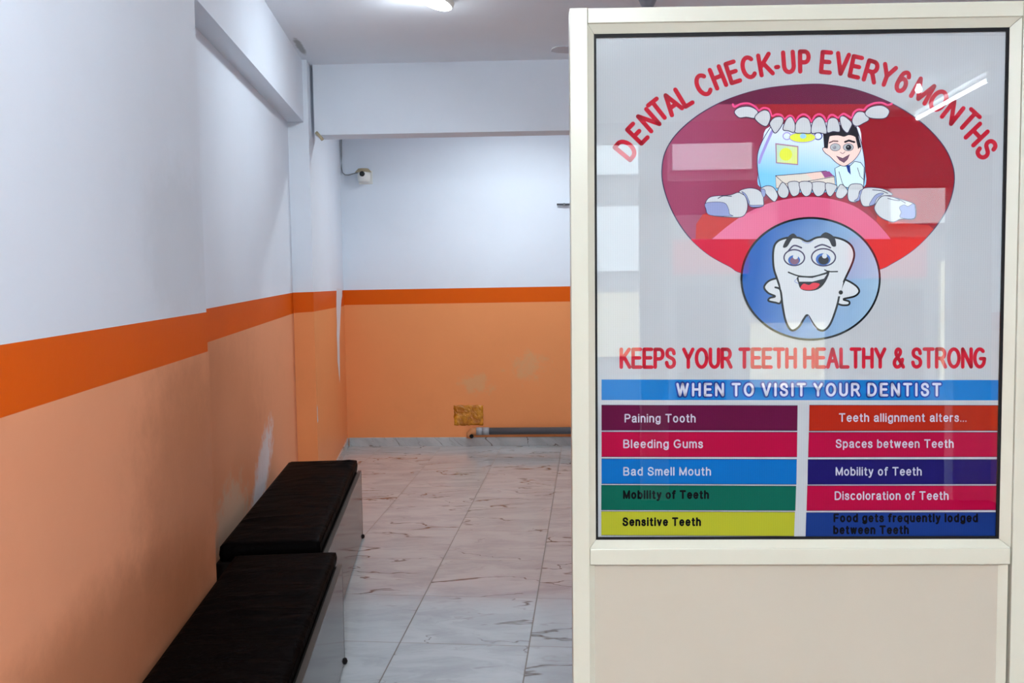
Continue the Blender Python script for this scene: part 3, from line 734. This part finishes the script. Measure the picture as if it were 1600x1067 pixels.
# lettering: every letter is a set of pen strokes on a grid with cap height 1
def arc(cx, cy, rx, ry, a0, a1, n=14):
    return [(cx + rx * math.cos(R(a0 + (a1 - a0) * i / n)), cy + ry * math.sin(R(a0 + (a1 - a0) * i / n))) for i in range(n + 1)]
def spl(*p): return smooth(list(p), 4, False)
BOWL = arc(.26, .365, .25, .365, 0, 360, 22)
GLY = {
 'A': (.72, [[(0, 0), (.36, 1), (.72, 0)], [(.12, .34), (.60, .34)]]), 'B': (.6, [[(0, 0), (0, 1), (.3, 1)] + arc(.3, .76, .24, .24, 90, -90) + [(0, .52)], [(.3, .52)] + arc(.32, .26, .28, .26, 90, -90) + [(0, 0)]]),
 'C': (.72, [arc(.38, .5, .38, .5, 48, 312, 22)]), 'D': (.68, [[(0, 0), (0, 1), (.28, 1)] + arc(.28, .5, .40, .5, 90, -90, 18) + [(0, 0)]]),
 'E': (.56, [[(.56, 1), (0, 1), (0, 0), (.58, 0)], [(0, .52), (.5, .52)]]), 'F': (.52, [[(.54, 1), (0, 1), (0, 0)], [(0, .5), (.46, .5)]]),
 'G': (.76, [arc(.38, .5, .38, .5, 48, 325, 22) + [(.74, .46), (.44, .46)]]), 'H': (.64, [[(0, 0), (0, 1)], [(.64, 0), (.64, 1)], [(0, .52), (.64, .52)]]),
 'I': (0, [[(0, 0), (0, 1)]]), 'K': (.62, [[(0, 0), (0, 1)], [(.6, 1), (0, .38)], [(.2, .58), (.64, 0)]]), 'L': (.5, [[(0, 1), (0, 0), (.52, 0)]]),
 'M': (.76, [[(0, 0), (0, 1), (.38, .05), (.76, 1), (.76, 0)]]), 'N': (.64, [[(0, 0), (0, 1), (.64, 0), (.64, 1)]]), 'O': (.78, [arc(.39, .5, .39, .5, 0, 360, 28)]),
 'P': (.58, [[(0, 0), (0, 1), (.32, 1)] + arc(.32, .73, .27, .27, 90, -90) + [(0, .46)]]), 'R': (.64, [[(0, 0), (0, 1), (.34, 1)] + arc(.34, .74, .26, .26, 90, -90) + [(0, .48)], [(.3, .48), (.44, .36), (.66, 0)]]),
 'S': (.6, [spl((.57, .76), (.5, .93), (.3, 1), (.1, .93), (.04, .76), (.12, .61), (.3, .53), (.5, .44), (.59, .28), (.53, .09), (.31, 0), (.09, .07), (.01, .26))]),
 'T': (.66, [[(0, 1), (.66, 1)], [(.33, 1), (.33, 0)]]), 'U': (.62, [[(0, 1)] + arc(.31, .32, .31, .32, 180, 360) + [(.62, 1)]]), 'V': (.7, [[(0, 1), (.35, 0), (.7, 1)]]),
 'W': (1.0, [[(0, 1), (.25, 0), (.5, 1), (.75, 0), (1, 1)]]), 'Y': (.68, [[(0, 1), (.34, .46), (.68, 1)], [(.34, .46), (.34, 0)]]),
 '6': (.54, [arc(.27, .32, .27, .32, 0, 360, 24), spl((.51, .82), (.44, .95), (.30, 1), (.12, .9), (.03, .65), (.0, .34))]),
 '&': (.7, [spl((.70, .0), (.50, .26), (.28, .54), (.15, .74), (.18, .92), (.32, 1), (.46, .92), (.45, .74), (.24, .53), (.06, .36), (.02, .18), (.12, .03), (.28, 0), (.46, .08), (.58, .26), (.63, .42))]),
 '-': (.3, [[(0, .37), (.3, .37)]]), '.': (.0, [[(0, .01), (0, .03)]]),
 'a': (.5, [spl((.03, .56), (.12, .69), (.26, .73), (.41, .67), (.45, .52), (.45, .12), (.50, .0)), spl((.45, .42), (.20, .37), (.05, .29), (.02, .16), (.09, .03), (.22, 0), (.37, .07), (.45, .22))]),
 'b': (.5, [[(.01, 0), (.01, 1)], BOWL]), 'c': (.48, [arc(.26, .365, .26, .365, 48, 312)]), 'd': (.5, [BOWL, [(.5, 0), (.5, 1)]]), 'e': (.5, [[(.02, .38)] + [(.5, .38)] + arc(.26, .365, .25, .365, 4, 318, 20)]),
 'f': (.28, [spl((.32, .99), (.2, 1.0), (.12, .9), (.11, .7), (.11, 0)), [(0, .71), (.27, .71)]]), 'g': (.5, [BOWL, [(.5, .73)] + arc(.26, -.04, .24, .22, 0, -160)]),
 'h': (.46, [[(0, 0), (0, 1)], arc(.23, .47, .23, .26, 180, 0) + [(.46, 0)]]), 'i': (0, [[(0, 0), (0, .73)], [(0, .97), (0, 1.0)]]), 'l': (0, [[(0, 0), (0, 1)]]),
 'm': (.76, [[(0, 0), (0, .73)], arc(.19, .49, .19, .24, 180, 0) + [(.38, 0)], arc(.57, .49, .19, .24, 180, 0) + [(.76, 0)]]), 'n': (.46, [[(0, 0), (0, .73)], arc(.23, .47, .23, .26, 180, 0) + [(.46, 0)]]),
 'o': (.52, [BOWL]), 'p': (.5, [[(.01, .73), (.01, -.27)], BOWL]), 'q': (.5, [[(.5, .73), (.5, -.27)], BOWL]), 'r': (.26, [[(0, 0), (0, .73)], arc(.2, .45, .2, .27, 180, 70)]),
 's': (.42, [spl((.40, .57), (.34, .69), (.21, .73), (.07, .68), (.03, .56), (.09, .45), (.22, .39), (.36, .32), (.42, .2), (.36, .05), (.21, 0), (.06, .05), (.0, .18))]),
 't': (.26, [spl((.11, .94), (.11, .5), (.11, .16), (.16, .02), (.28, .01)), [(0, .71), (.25, .71)]]), 'u': (.46, [[(0, .73)] + arc(.23, .24, .23, .24, 180, 360), [(.46, 0), (.46, .73)]]),
 'v': (.46, [[(0, .73), (.23, 0), (.46, .73)]]), 'w': (.7, [[(0, .73), (.17, 0), (.35, .73), (.53, 0), (.7, .73)]]), 'y': (.46, [[(0, .73), (.24, .02)], spl((.46, .73), (.24, .02), (.17, -.18), (.09, -.27), (.0, -.26))]),
}
def pen(a, pts, wd, m, layer):
    """round-ended pen stroke, split at sharp corners"""
    run = [pts[0]]
    for i in range(1, len(pts)):
        run.append(pts[i])
        if i < len(pts) - 1:
            d0 = (pts[i][0] - pts[i - 1][0], pts[i][1] - pts[i - 1][1]); d1 = (pts[i + 1][0] - pts[i][0], pts[i + 1][1] - pts[i][1])
            l0, l1 = math.hypot(*d0) or 1, math.hypot(*d1) or 1
            if (d0[0] * d1[0] + d0[1] * d1[1]) / l0 / l1 < .8:
                a.stroke(run, wd, m, layer); run = [pts[i]]
    a.stroke(run, wd, m, layer)
def text_line(a, s, x0, x1, base_y, cap, m, layer, wd, base_y2=None, gap=.10):
    """one line of lettering between x0 and x1, cap height and pen width in sheet units"""
    h = cap - wd; pw = wd / h; X = 0.0; out = []
    for ch in s:
        if ch == ' ': X += .44; continue
        wg, st = GLY[ch]
        for q in st: out.append([(X + p[0], p[1]) for p in q])
        X += wg + pw * .9 + gap
    W_ = X - pw * .9 - gap
    sx = (x1 - x0 - wd) / W_
    dy = 0 if base_y2 is None else (base_y2 - base_y) / (x1 - x0)
    for q in out: pen(a, [(x0 + wd / 2 + p[0] * sx, base_y - wd / 2 - p[1] * h + dy * p[0] * sx) for p in q], wd, m, layer)

I_WHITE = ink('print_white', (165, 166, 169)); I_RED = ink('print_red', (168, 16, 38)); I_DARK = ink('print_outline', (52, 44, 72)); I_BLACK = ink('print_black', (6, 5, 9))
I_NAVY = ink('print_navy', (26, 54, 130)); I_PALE = ink('print_pale_lettering', (182, 182, 198))

# sheet
w = MB()
w.box((GL + .0005, SHEET_Y, GB + .0005), (GR - .0005, .0190, GT - .0005), I_WHITE); w.build('sheet', poster)
a = Art()
a.stroke([(934, 56.5), (1250, 54), (1578, 54.5)], 1.0, ink('print_grey_line', (150, 150, 154)), 2)
a.build('stitch_line', poster)

# arched heading, glyph by glyph
a = Art()
GL_ = [('D', 978.4, 233, 25), ('E', 995.8, 208.6, 20), ('N', 1013.8, 187.6, 24), ('T', 1029, 171.5, 24), ('A', 1049, 161.5, 26), ('L', 1068.5, 150, 19),
       ('C', 1099, 132.5, 25), ('H', 1122, 120.7, 22), ('E', 1145, 112.8, 20), ('C', 1170, 105, 25), ('K', 1196, 100.5, 24), ('-', 1214.5, 104.5, 10),
       ('U', 1232.5, 96.8, 22), ('P', 1257, 95.8, 20), ('E', 1291, 97, 20), ('V', 1316, 99.5, 24), ('E', 1337.5, 104.2, 20), ('R', 1362, 111.3, 23), ('Y', 1386.5, 117.5, 25),
       ('6', 1411, 127.3, 20), ('M', 1442, 142, 31), ('O', 1467, 157, 27), ('N', 1489, 175.5, 25), ('T', 1514, 188, 25), ('H', 1526.5, 210, 24), ('S', 1542, 233, 23)]
for ch, cx, cy, wd in GL_:
    wg, st = GLY[ch]
    pw_ = 6.9
    sx = (wd - pw_) / wg; sy = 38.0 - pw_; ym = .37 if ch == '-' else .5
    th = math.atan2(cx - 1260, 453 - cy) * .97
    c_, s_ = math.cos(th), math.sin(th)
    for q in st:
        pen(a, [(cx + (x - wg / 2) * sx * c_ + (y - ym) * sy * s_, cy + (x - wg / 2) * sx * s_ - (y - ym) * sy * c_) for x, y in q], pw_, I_RED, 2)
o = a.build('heading_lettering', poster); o['label'] = 'arched red lettering DENTAL CHECK-UP EVERY 6 MONTHS'

# open mouth
I_MAIN = ink('print_mouth_red', (142, 60, 90), grad=((1085, 240), (1350, 262), (132, 10, 26)))
I_PURP = ink('print_mouth_purple', (88, 10, 50)); I_GUMR = ink('print_palate_red', (146, 22, 34)); I_TONGUE = ink('print_tongue', (200, 98, 130), grad=((1120, 350), (1390, 350), (200, 82, 116)))
I_UNDER = ink('print_under_tongue', (168, 22, 54), grad=((1090, 400), (1420, 400), (182, 30, 22))); I_BRED = ink('print_bright_red', (172, 32, 28)); I_GUM = ink('print_gum_pink', (222, 70, 124))
I_BLUSH = ink('print_tooth_shade', (132, 140, 180)); I_DEEP = ink('print_gum_deep', (142, 24, 48))
mouth = Art()
mo = [(1263, 131.5), (1300, 133), (1345, 142), (1397, 163), (1440, 191), (1472, 224), (1488, 255), (1491.5, 285), (1482, 322), (1462, 355), (1430, 388), (1395, 411), (1366, 423),
      (1280, 440), (1168, 428), (1140, 416), (1105, 396), (1074, 367), (1051, 331), (1037, 292), (1034.5, 262), (1041, 234), (1060, 206), (1095, 177), (1140, 154), (1196, 138)]
ms = smooth(mo, 6)
mouth.poly(ms, I_MAIN, 1); mouth.stroke(ms, 1.6, I_DARK, 1.5, True)
def clipy(poly, y, keep_above):
    out = []; n = len(poly)
    for i in range(n):
        p, q = poly[i], poly[(i + 1) % n]
        ip = (p[1] <= y) == keep_above; iq = (q[1] <= y) == keep_above
        if ip: out.append(p)
        if ip != iq:
            u = (y - p[1]) / (q[1] - p[1]); out.append((p[0] + (q[0] - p[0]) * u, y))
    return out
mouth.poly(clipy(ms, 162.5, True), I_PURP, 2)
mouth.poly(clipy(ms, 373, False), I_UNDER, 2)
mouth.poly([(1181, 162.5), (1362, 162.5), (1348, 176), (1332, 196), (1205, 196), (1190, 176)], I_GUMR, 3)
mouth.poly([(1087, 373), (1088, 350), (1098, 335), (1112, 330), (1142, 336), (1160, 338), (1175, 325), (1112, 373)], I_BRED, 3)
mouth.poly([(1392, 373), (1370, 345), (1372, 325), (1390, 340), (1405, 346), (1430, 350), (1452, 352), (1459, 358), (1446, 373)], I_BRED, 3)
lo_g = smooth([(1160, 345), (1190, 318), (1215, 303), (1240, 298), (1270, 296), (1300, 298), (1325, 306), (1352, 320), (1372, 345)], 5, False)
mouth.poly(lo_g + [(1372, 350), (1160, 350)], I_DEEP, 2.6)
tg = smooth([(1113, 373.5), (1136, 354), (1165, 334), (1200, 318), (1235, 310), (1265, 307.5), (1300, 311), (1335, 322), (1365, 343), (1383, 362), (1392, 373.5)], 5, False)
mouth.poly(tg, I_TONGUE, 4)
mob = mouth.build('mouth_illustration', poster); mob['label'] = 'open red mouth picture'

# scene seen inside the mouth
I_SKY = ink('print_room_blue', (214, 218, 236), grad=((1255, 205), (1240, 280), (116, 182, 222))); I_SKYR = ink('print_room_blue_right', (150, 196, 222))
I_YEL = ink('print_yellow', (206, 212, 66)); I_LAV = ink('print_lavender', (150, 136, 200)); I_PIC = ink('print_picture', (176, 204, 182), grad=((1218, 230), (1242, 250), (206, 214, 120)))
I_MAUVE = ink('print_mauve', (160, 116, 140)); I_TAN = ink('print_tan', (206, 196, 184)); I_PEACH = ink('print_peach', (222, 188, 176)); I_PLUM = ink('print_plum', (140, 72, 124)); I_LB = ink('print_light_blue', (140, 190, 226))
rm = Art()
room = smooth([(1204, 197), (1191.3, 220), (1183.8, 242.5), (1184.5, 270), (1189, 293), (1240, 300), (1300, 300), (1349, 294), (1352, 262), (1347, 227), (1336.6, 194), (1270, 192)], 4)
rm.poly(room, I_SKY, 5)
rm.stroke(smooth([(1205, 197), (1191.3, 220), (1183.8, 242.5), (1184.5, 270), (1189, 293)], 5, False), 1.2, I_DARK, 5.5)
rm.stroke(smooth([(1336.6, 194), (1347, 227), (1352, 262), (1349, 294)], 5, False), 1.4, I_DARK, 5.5)
rm.stroke([(1206.5, 205), (1198, 224), (1190, 243), (1186.5, 254)], 4.2, I_LAV, 6)
rm.stroke(ell(1229.7, 212.5, 6, 5.5, 20), 1.6, I_LAV, 6, True); rm.stroke(ell(1278.5, 212.5, 6, 5.5, 20), 1.6, I_NAVY, 6, True)
rm.shape(ell(1254, 214.5, 20.5, 8, 28), I_YEL, I_LAV, 1.2, 6.5, 0); rm.poly(ell(1255, 212.5, 5, 4, 16), I_LB, 7.2)
rm.poly([(1211.5, 223.4), (1247.8, 228), (1247.4, 258), (1212.5, 255)], I_MAUVE, 6); rm.poly([(1213.5, 225.8), (1246, 229.8), (1245.8, 256), (1214.2, 253.4)], I_PIC, 6.4)
rm.poly(ell(1228, 241, 10, 10, 20), I_YEL, 6.7)
rm.shape([(1211.9, 274.4), (1258.8, 270.6), (1290.6, 266.9), (1303.8, 275.3), (1305.6, 292), (1249.4, 292), (1212.8, 294)], I_TAN, I_DARK, 1.1, 6, 0)
rm.poly([(1259, 271), (1281, 268.4), (1288, 276.5), (1271, 281)], I_PEACH, 6.6); rm.poly([(1283, 268), (1296, 267.6), (1303, 275), (1289, 277.5)], I_PLUM, 6.6)
rm.stroke([(1212, 274.6), (1226, 287), (1250, 285), (1303.8, 276)], .9, I_DARK, 6.9)
rm.build('clinic_scene', mob)

I_HAIR = ink('print_hair', (26, 24, 34)); I_SKIN = ink('print_skin', (232, 196, 186)); I_COAT = ink('print_coat', (196, 218, 224)); I_MOUTH = ink('print_smile', (112, 76, 96)); I_GREY = ink('print_grey', (128, 124, 134))
dn = Art()
dn.shape([(1304.7, 263), (1315, 257.5), (1318.8, 259.4), (1328, 259.4), (1335.6, 251.9), (1345, 253.8), (1350.4, 261.3), (1349.7, 292), (1340, 296), (1318.8, 292), (1308, 294)], I_COAT, I_DARK, 1.1, 7, 0)
dn.stroke([(1311, 268), (1316, 285), (1322, 297)], .9, I_DARK, 8); dn.stroke([(1340, 262), (1344, 275), (1349, 280)], .9, I_DARK, 8)
dn.poly([(1322, 258), (1328, 258), (1329.5, 273), (1325, 268)], I_NAVY, 8)
dn.poly([(1286, 206), (1311, 198), (1315, 192), (1332, 194), (1338.4, 199.4), (1346, 229.4), (1341, 234), (1300, 226), (1288, 232)], I_HAIR, 8)
face = smooth([(1296, 213.5), (1309, 211.5), (1319, 213.5), (1327, 211), (1337.5, 215), (1341, 228), (1345.5, 231), (1343, 239), (1337.5, 247), (1330, 254), (1318.8, 259.5), (1307.5, 254.5), (1297, 244.5), (1289.5, 239), (1285.3, 232.5), (1289, 230), (1293.2, 230.5), (1293.5, 222)], 4)
dn.poly(face, I_SKIN, 9); dn.stroke(face[4 * 4:], 1.0, I_DARK, 9.4)
dn.poly([(1290, 212), (1297, 210), (1294.6, 222), (1293.4, 232), (1288, 231)], I_HAIR, 10)
dn.poly([(1336, 211), (1341, 208), (1345, 229), (1341, 233)], I_HAIR, 10)
for (ex, pr, pm, pxx) in ((1305.3, 2.8, I_GREY, 1304), (1325.6, 4.3, I_HAIR, 1326)):
    dn.shape(ell(ex, 230, 8, 5.8, 24), I_WHITE, I_DARK, .7, 10, 0); dn.poly(ell(pxx, 230.3, pr, pr, 16), pm, 11); dn.poly(ell(pxx - .8, 229.3, 1, 1, 8), I_WHITE, 12)
dn.stroke([(1296, 223), (1302, 220.3), (1309, 220.6)], 2.2, ink('print_brow', (96, 70, 70)), 10.5); dn.stroke([(1320.6, 221.6), (1326.5, 219.4), (1335, 221.9)], 3.2, I_HAIR, 10.5)
dn.stroke(smooth([(1313, 237.8), (1316.9, 239.9), (1320.6, 236.9)], 3, False), .8, I_DARK, 10.5)
dn.shape([(1306.6, 243.6), (1316.9, 247.4), (1328, 241.2), (1324.4, 248.5), (1318.8, 254), (1312, 250)], I_MOUTH, I_DARK, .8, 10.5, 0)
dn.build('dentist_figure', mob)

# teeth, upper and lower rows
tt = Art()
C1 = lambda p: crop(1020, 120, 5.336, p); C2 = lambda p: crop(1180, 130, 5.333, p); C3 = lambda p: crop(1080, 270, 3.811, p)
upper = [C1([(680, 295), (715, 258), (790, 246), (850, 265), (878, 300), (850, 345), (780, 336), (720, 340)]), C1([(850, 345), (880, 300), (930, 277), (970, 295), (980, 350), (950, 410), (900, 397)]),
         C1([(975, 385), (1015, 340), (1072, 335), (1090, 370), (1060, 430), (1020, 470), (990, 430)]), C1([(1085, 438), (1108, 365), (1140, 335), (1165, 345), (1187, 400), (1178, 462), (1130, 450)]),
         C2([(330, 408), (345, 320), (395, 283), (445, 300), (465, 360), (462, 416), (400, 416)]), C2([(468, 413), (480, 320), (530, 280), (575, 310), (596, 416), (530, 412)]),
         C2([(600, 408), (606, 310), (650, 287), (690, 310), (706, 400), (650, 402)]), C2([(705, 290), (740, 275), (805, 330), (790, 380), (765, 413), (722, 370)]),
         C2([(810, 295), (850, 240), (910, 245), (950, 300), (900, 335), (850, 358), (815, 342)]), C2([(915, 250), (960, 200), (1050, 185), (1108, 215), (1115, 250), (1075, 293), (960, 290)])]
I_TOOTH = ink('print_tooth_white', (186, 187, 190))
for i, q in enumerate(upper): tt.shape(q, I_TOOTH, I_DARK, 1.3, 14 + .9 * (i % 2), 5)
gum = smooth([(1145, 163), (1148, 167), (1157, 162.5), (1170, 161.5), (1181, 167.5), (1185.5, 172.5), (1193, 168.5), (1202, 171), (1206, 181), (1213, 178.6), (1221, 180), (1226, 186), (1233, 180.5), (1239, 183), (1243, 190), (1248, 182), (1256, 178.5), (1264, 183), (1268, 190), (1273, 181.5),
              (1280, 178.3), (1287, 182), (1292, 190), (1296, 181), (1302, 179.5), (1309, 184), (1312, 182), (1318, 177.5), (1325, 181), (1331, 184), (1334, 176), (1341, 171), (1350, 171.5), (1355, 166), (1366, 161.2), (1378, 160.5), (1387, 164), (1393.5, 162)], 4, False)
tt.stroke(gum, 3.0, I_GUM, 13)
tt.build('upper_teeth', mob)
tb = Art()
lower = [C3([(85, 178), (120, 142), (230, 132), (280, 117), (318, 135), (335, 180), (330, 230), (300, 262), (225, 264), (110, 250), (86, 212)]),
         C3([(285, 112), (335, 92), (390, 97), (425, 125), (430, 160), (425, 200), (355, 202), (332, 145)]), C3([(410, 97), (450, 77), (490, 87), (515, 130), (508, 160), (490, 170), (450, 132), (432, 108)]),
         C3([(515, 105), (545, 56), (580, 100), (574, 140), (548, 150), (524, 137)]), C3([(578, 58), (640, 56), (643, 120), (608, 140), (586, 110)]), C3([(646, 56), (716, 58), (713, 120), (682, 140), (655, 112)]),
         C3([(720, 58), (798, 60), (790, 120), (752, 140), (725, 110)]), C3([(802, 62), (866, 75), (858, 105), (830, 140), (806, 118)]), C3([(863, 115), (892, 68), (932, 108), (902, 150), (868, 146)]),
         C3([(932, 112), (950, 70), (1010, 68), (1024, 95), (1002, 112), (990, 170), (940, 166)]), C3([(1008, 130), (1035, 90), (1140, 95), (1198, 130), (1130, 142), (1092, 188), (1032, 200), (1010, 172)]),
         C3([(1095, 192), (1140, 138), (1220, 150), (1318, 180), (1336, 205), (1330, 272), (1250, 275), (1200, 293), (1132, 268), (1096, 228)])]
for i, q in enumerate(lower): tb.shape(q, I_TOOTH, I_DARK, 1.1, 14 + .9 * (i % 2), 5)
for q in (C3([(84, 182), (140, 174), (200, 180), (222, 215), (228, 245), (245, 258), (112, 252), (88, 215)]), C3([(300, 112), (325, 128), (345, 170), (352, 192), (425, 192), (420, 200), (352, 202), (328, 150)]),
          C3([(1240, 206), (1268, 190), (1290, 200), (1322, 184), (1332, 205), (1328, 270), (1246, 266), (1250, 235)]), C3([(415, 98), (438, 100), (442, 130), (430, 145), (418, 118)]), C3([(1090, 140), (1120, 122), (1146, 124), (1106, 152), (1090, 186), (1060, 192)]),
          C3([(1004, 112), (1018, 100), (1006, 140), (1000, 165), (970, 168), (992, 150)])):
    tb.shape(q, I_BLUSH, I_DARK, .7, 16, 4)
for q in (C3([(160, 152), (190, 138), (240, 140)]), C3([(1170, 152), (1210, 162), (1240, 166)]), C3([(1210, 148), (1250, 165), (1275, 180)]), C3([(1080, 102), (1130, 106), (1170, 122)])): tb.stroke(smooth(q, 4, False), 1.2, I_DARK, 16.6)
tb.build('lower_teeth', mob)

# blue disc with the smiling tooth
I_DISC = ink('print_blue_disc', (14, 78, 152), grad=((1180, 430), (1370, 455), (138, 164, 186))); I_IRIS = ink('print_iris', (44, 84, 150)); I_TON = ink('print_tooth_tongue', (196, 40, 58)); I_LOW = ink('print_disc_low', (40, 140, 210))
dc = Art()
disc = ell(1266.5, 435.5, 108, 95, 90)
dc.poly(disc, I_DISC, 18); dc.stroke(disc, 3.2, I_BLACK, 19.2, True)
dob = dc.build('tooth_emblem', poster); dob['label'] = 'blue disc with dark rim'
th_ = Art()
body = C3([(692, 408), (640, 387), (570, 387), (512, 410), (489, 460), (490, 560), (512, 635), (532, 700), (545, 800), (565, 890), (598, 938), (640, 918), (670, 870), (692, 848), (720, 890), (750, 928), (790, 938), (830, 895), (868, 790), (888, 700), (912, 640), (958, 540), (970, 480), (950, 430), (900, 397), (830, 382), (750, 385)])
larm = C3([(525, 628), (465, 642), (434, 680), (458, 715), (500, 735), (468, 745), (460, 762), (500, 772), (530, 774), (545, 720), (540, 660)])
rarm = C3([(905, 636), (975, 668), (1000, 705), (972, 735), (905, 752), (940, 766), (935, 786), (890, 786), (855, 764), (868, 740), (880, 690)])
th_.shape(larm, I_TOOTH, I_BLACK, 3, 20, 5); th_.shape(rarm, I_TOOTH, I_BLACK, 3, 20, 5); th_.shape(body, I_TOOTH, I_BLACK, 3.2, 21, 6)
th_.stroke(smooth(C3([(500, 682), (525, 690), (535, 715)]), 4, False), 3, I_BLACK, 22); th_.poly(C3(ell(890, 712, 13, 13, 14)), I_BLACK, 22)
th_.poly(C3([(528, 664), (550, 664), (548, 715), (538, 715)]), I_TOOTH, 21.6); th_.poly(C3([(880, 650), (905, 650), (886, 735), (872, 735)]), I_TOOTH, 21.6)
for (cx, cy, rx, ry, ppx, ppy, pr, dark) in ((613, 505, 61, 47, 612, 520, 36, I_MOUTH), (787, 503, 71, 51, 785, 515, 44, I_HAIR)):
    th_.shape(C3(ell(cx, cy, rx, ry, 36)), I_TOOTH, I_DARK, 2.2, 23, 0); th_.poly(C3(ell(ppx, ppy, pr, pr * .82, 28)), I_IRIS, 24); th_.poly(C3(ell(ppx + 2, ppy + 4, pr * .72, pr * .62, 24)), dark, 24.6)
    th_.poly(C3(ell(ppx + 8, ppy - 20, 15, 15, 16)), I_TOOTH, 25.2)
for q in (C3([(580, 462), (612, 433), (656, 446)]), C3([(736, 444), (780, 428), (828, 446)])): th_.stroke(smooth(q, 5, False), 2.4, I_DARK, 24)
th_.poly(smooth(C3([(545, 440), (575, 382), (608, 361), (630, 385), (602, 392), (570, 440)]), 4), I_HAIR, 24); th_.poly(smooth(C3([(768, 382), (800, 354), (850, 382), (862, 434), (838, 436), (815, 395)]), 4), I_HAIR, 24)
mth = C3([(636, 618), (720, 622), (790, 604), (820, 590), (795, 650), (755, 690), (700, 700), (655, 690), (640, 655)])
th_.shape(mth, I_HAIR, I_BLACK, 1.6, 23, 3)
th_.poly(C3([(638, 622), (720, 626), (808, 602), (790, 630), (720, 648), (642, 648)]), I_TOOTH, 24.4); th_.poly(smooth(C3([(650, 688), (668, 660), (700, 668), (725, 655), (765, 662), (740, 690), (695, 698)]), 3), I_TON, 24.6)
th_.stroke(smooth(C3([(578, 592), (640, 614), (720, 618), (790, 600), (820, 586)]), 5, False), 2.2, I_BLACK, 25); th_.stroke(smooth(C3([(794, 578), (820, 588), (870, 588)]), 4, False), 2.0, I_BLACK, 25)
for q in (C3([(696, 852), (724, 905), (745, 930)]), C3([(640, 625), (615, 645), (640, 660)]), C3([(660, 408), (692, 420), (724, 404)])): th_.stroke(smooth(q, 4, False), 1.3, I_BLUSH, 22.6)
th_.build('smiling_tooth', dob)

# slogan
a = Art()
text_line(a, 'KEEPS YOUR TEETH HEALTHY & STRONG', 968, 1542, 576.5, 33.5, I_RED, 2, 5.7, 576)
o = a.build('slogan_lettering', poster); o['label'] = 'red lettering KEEPS YOUR TEETH HEALTHY & STRONG'
# banner
a = Art(); I_BAN = ink('print_banner_blue', (6, 100, 166))
a.poly([(940, 593), (1569, 593.8), (1568.6, 625.5), (940, 625)], I_BAN, 2)
bn_ = a.build('banner', poster); bn_['label'] = 'blue banner WHEN TO VISIT YOUR DENTIST'
a = Art()
text_line(a, 'WHEN TO VISIT YOUR DENTIST', 1054.3, 1473.65, 621.85, 26.1, I_NAVY, 3, 8.6, None, .12); text_line(a, 'WHEN TO VISIT YOUR DENTIST', 1056.8, 1471.2, 619.4, 21.2, I_PALE, 4, 3.7, None, .34)
a.build('lettering', bn_)
# coloured strips
STR = [((940, 1246.5, 1246, 940, 633, 633.7, 672.8, 672.4), (80, 6, 46), 0, [('Paining Tooth', 976, 1087, 660)]),
       ((940, 1246, 1245.6, 940, 674.8, 675.2, 714, 713.8), (148, 0, 48), 0, [('Bleeding Gums', 974, 1098.5, 700)]),
       ((940, 1245.2, 1244.6, 940, 716.8, 717.8, 757, 756), (4, 88, 154), 0, [('Bad Smell Mouth', 974, 1111, 743)]),
       ((939.6, 1244.2, 1243, 939.5, 758, 759.6, 797.8, 797), (4, 80, 64), 1, [('Mobility of Teeth', 973.5, 1108, 779.6)]),
       ((939.5, 1242.4, 1241, 939.6, 799, 800.2, 838, 836.5), (152, 152, 34), 1, [('Sensitive Teeth', 972.5, 1095.5, 822)]),
       ((1265, 1569, 1568.4, 1264.3, 633, 633.4, 673, 673.4), (146, 28, 8), 0, [('Teeth allignment alters...', 1311, 1510.6, 659)]),
       ((1264, 1567.6, 1566.4, 1263, 675.4, 675.4, 713.8, 714.4), (148, 0, 48), 0, [('Spaces between Teeth', 1306, 1490.5, 699.7)]),
       ((1262.6, 1566, 1564.4, 1262, 718, 718, 756.4, 757), (20, 12, 80), 0, [('Mobility of Teeth', 1306, 1440.5, 743)]),
       ((1261.6, 1564, 1562, 1260.4, 759, 759, 797, 798), (148, 0, 48), 0, [('Discoloration of Teeth', 1304.5, 1482.5, 781)]),
       ((1260, 1562, 1560.4, 1259, 801, 800.6, 838, 838.6), (16, 42, 104), 1, [('Food gets frequently lodged', 1302.5, 1528.5, 816), ('between Teeth', 1302, 1420.5, 834.6)])]
I_LIST = ink('print_strip_lettering', (172, 170, 184))
for k, ((xa, xb, xc, xd, ya, yb, yc, yd), rgb, black, lines) in enumerate(STR):
    a = Art()
    fill = ink('print_strip', rgb)
    a.poly([(xa, ya), (xb, yb), (xc, yc), (xd, yd)], fill, 2); a.stroke([(xa, ya), (xb, yb), (xc, yc), (xd, yd)], .8, I_DARK, 2.5, True)
    so = a.build('text_strip', poster)
    so['label'] = 'coloured strip reading ' + ' '.join(l[0] for l in lines)
    a = Art()
    for (s, x0, x1, by) in lines:
        text_line(a, s, x0, x1, by + .3, 13.6 if not black else 14.0, I_BLACK if black else I_LIST, 3.2, 3.0 if black else 2.05, None, .16)
    a.build('lettering', so)
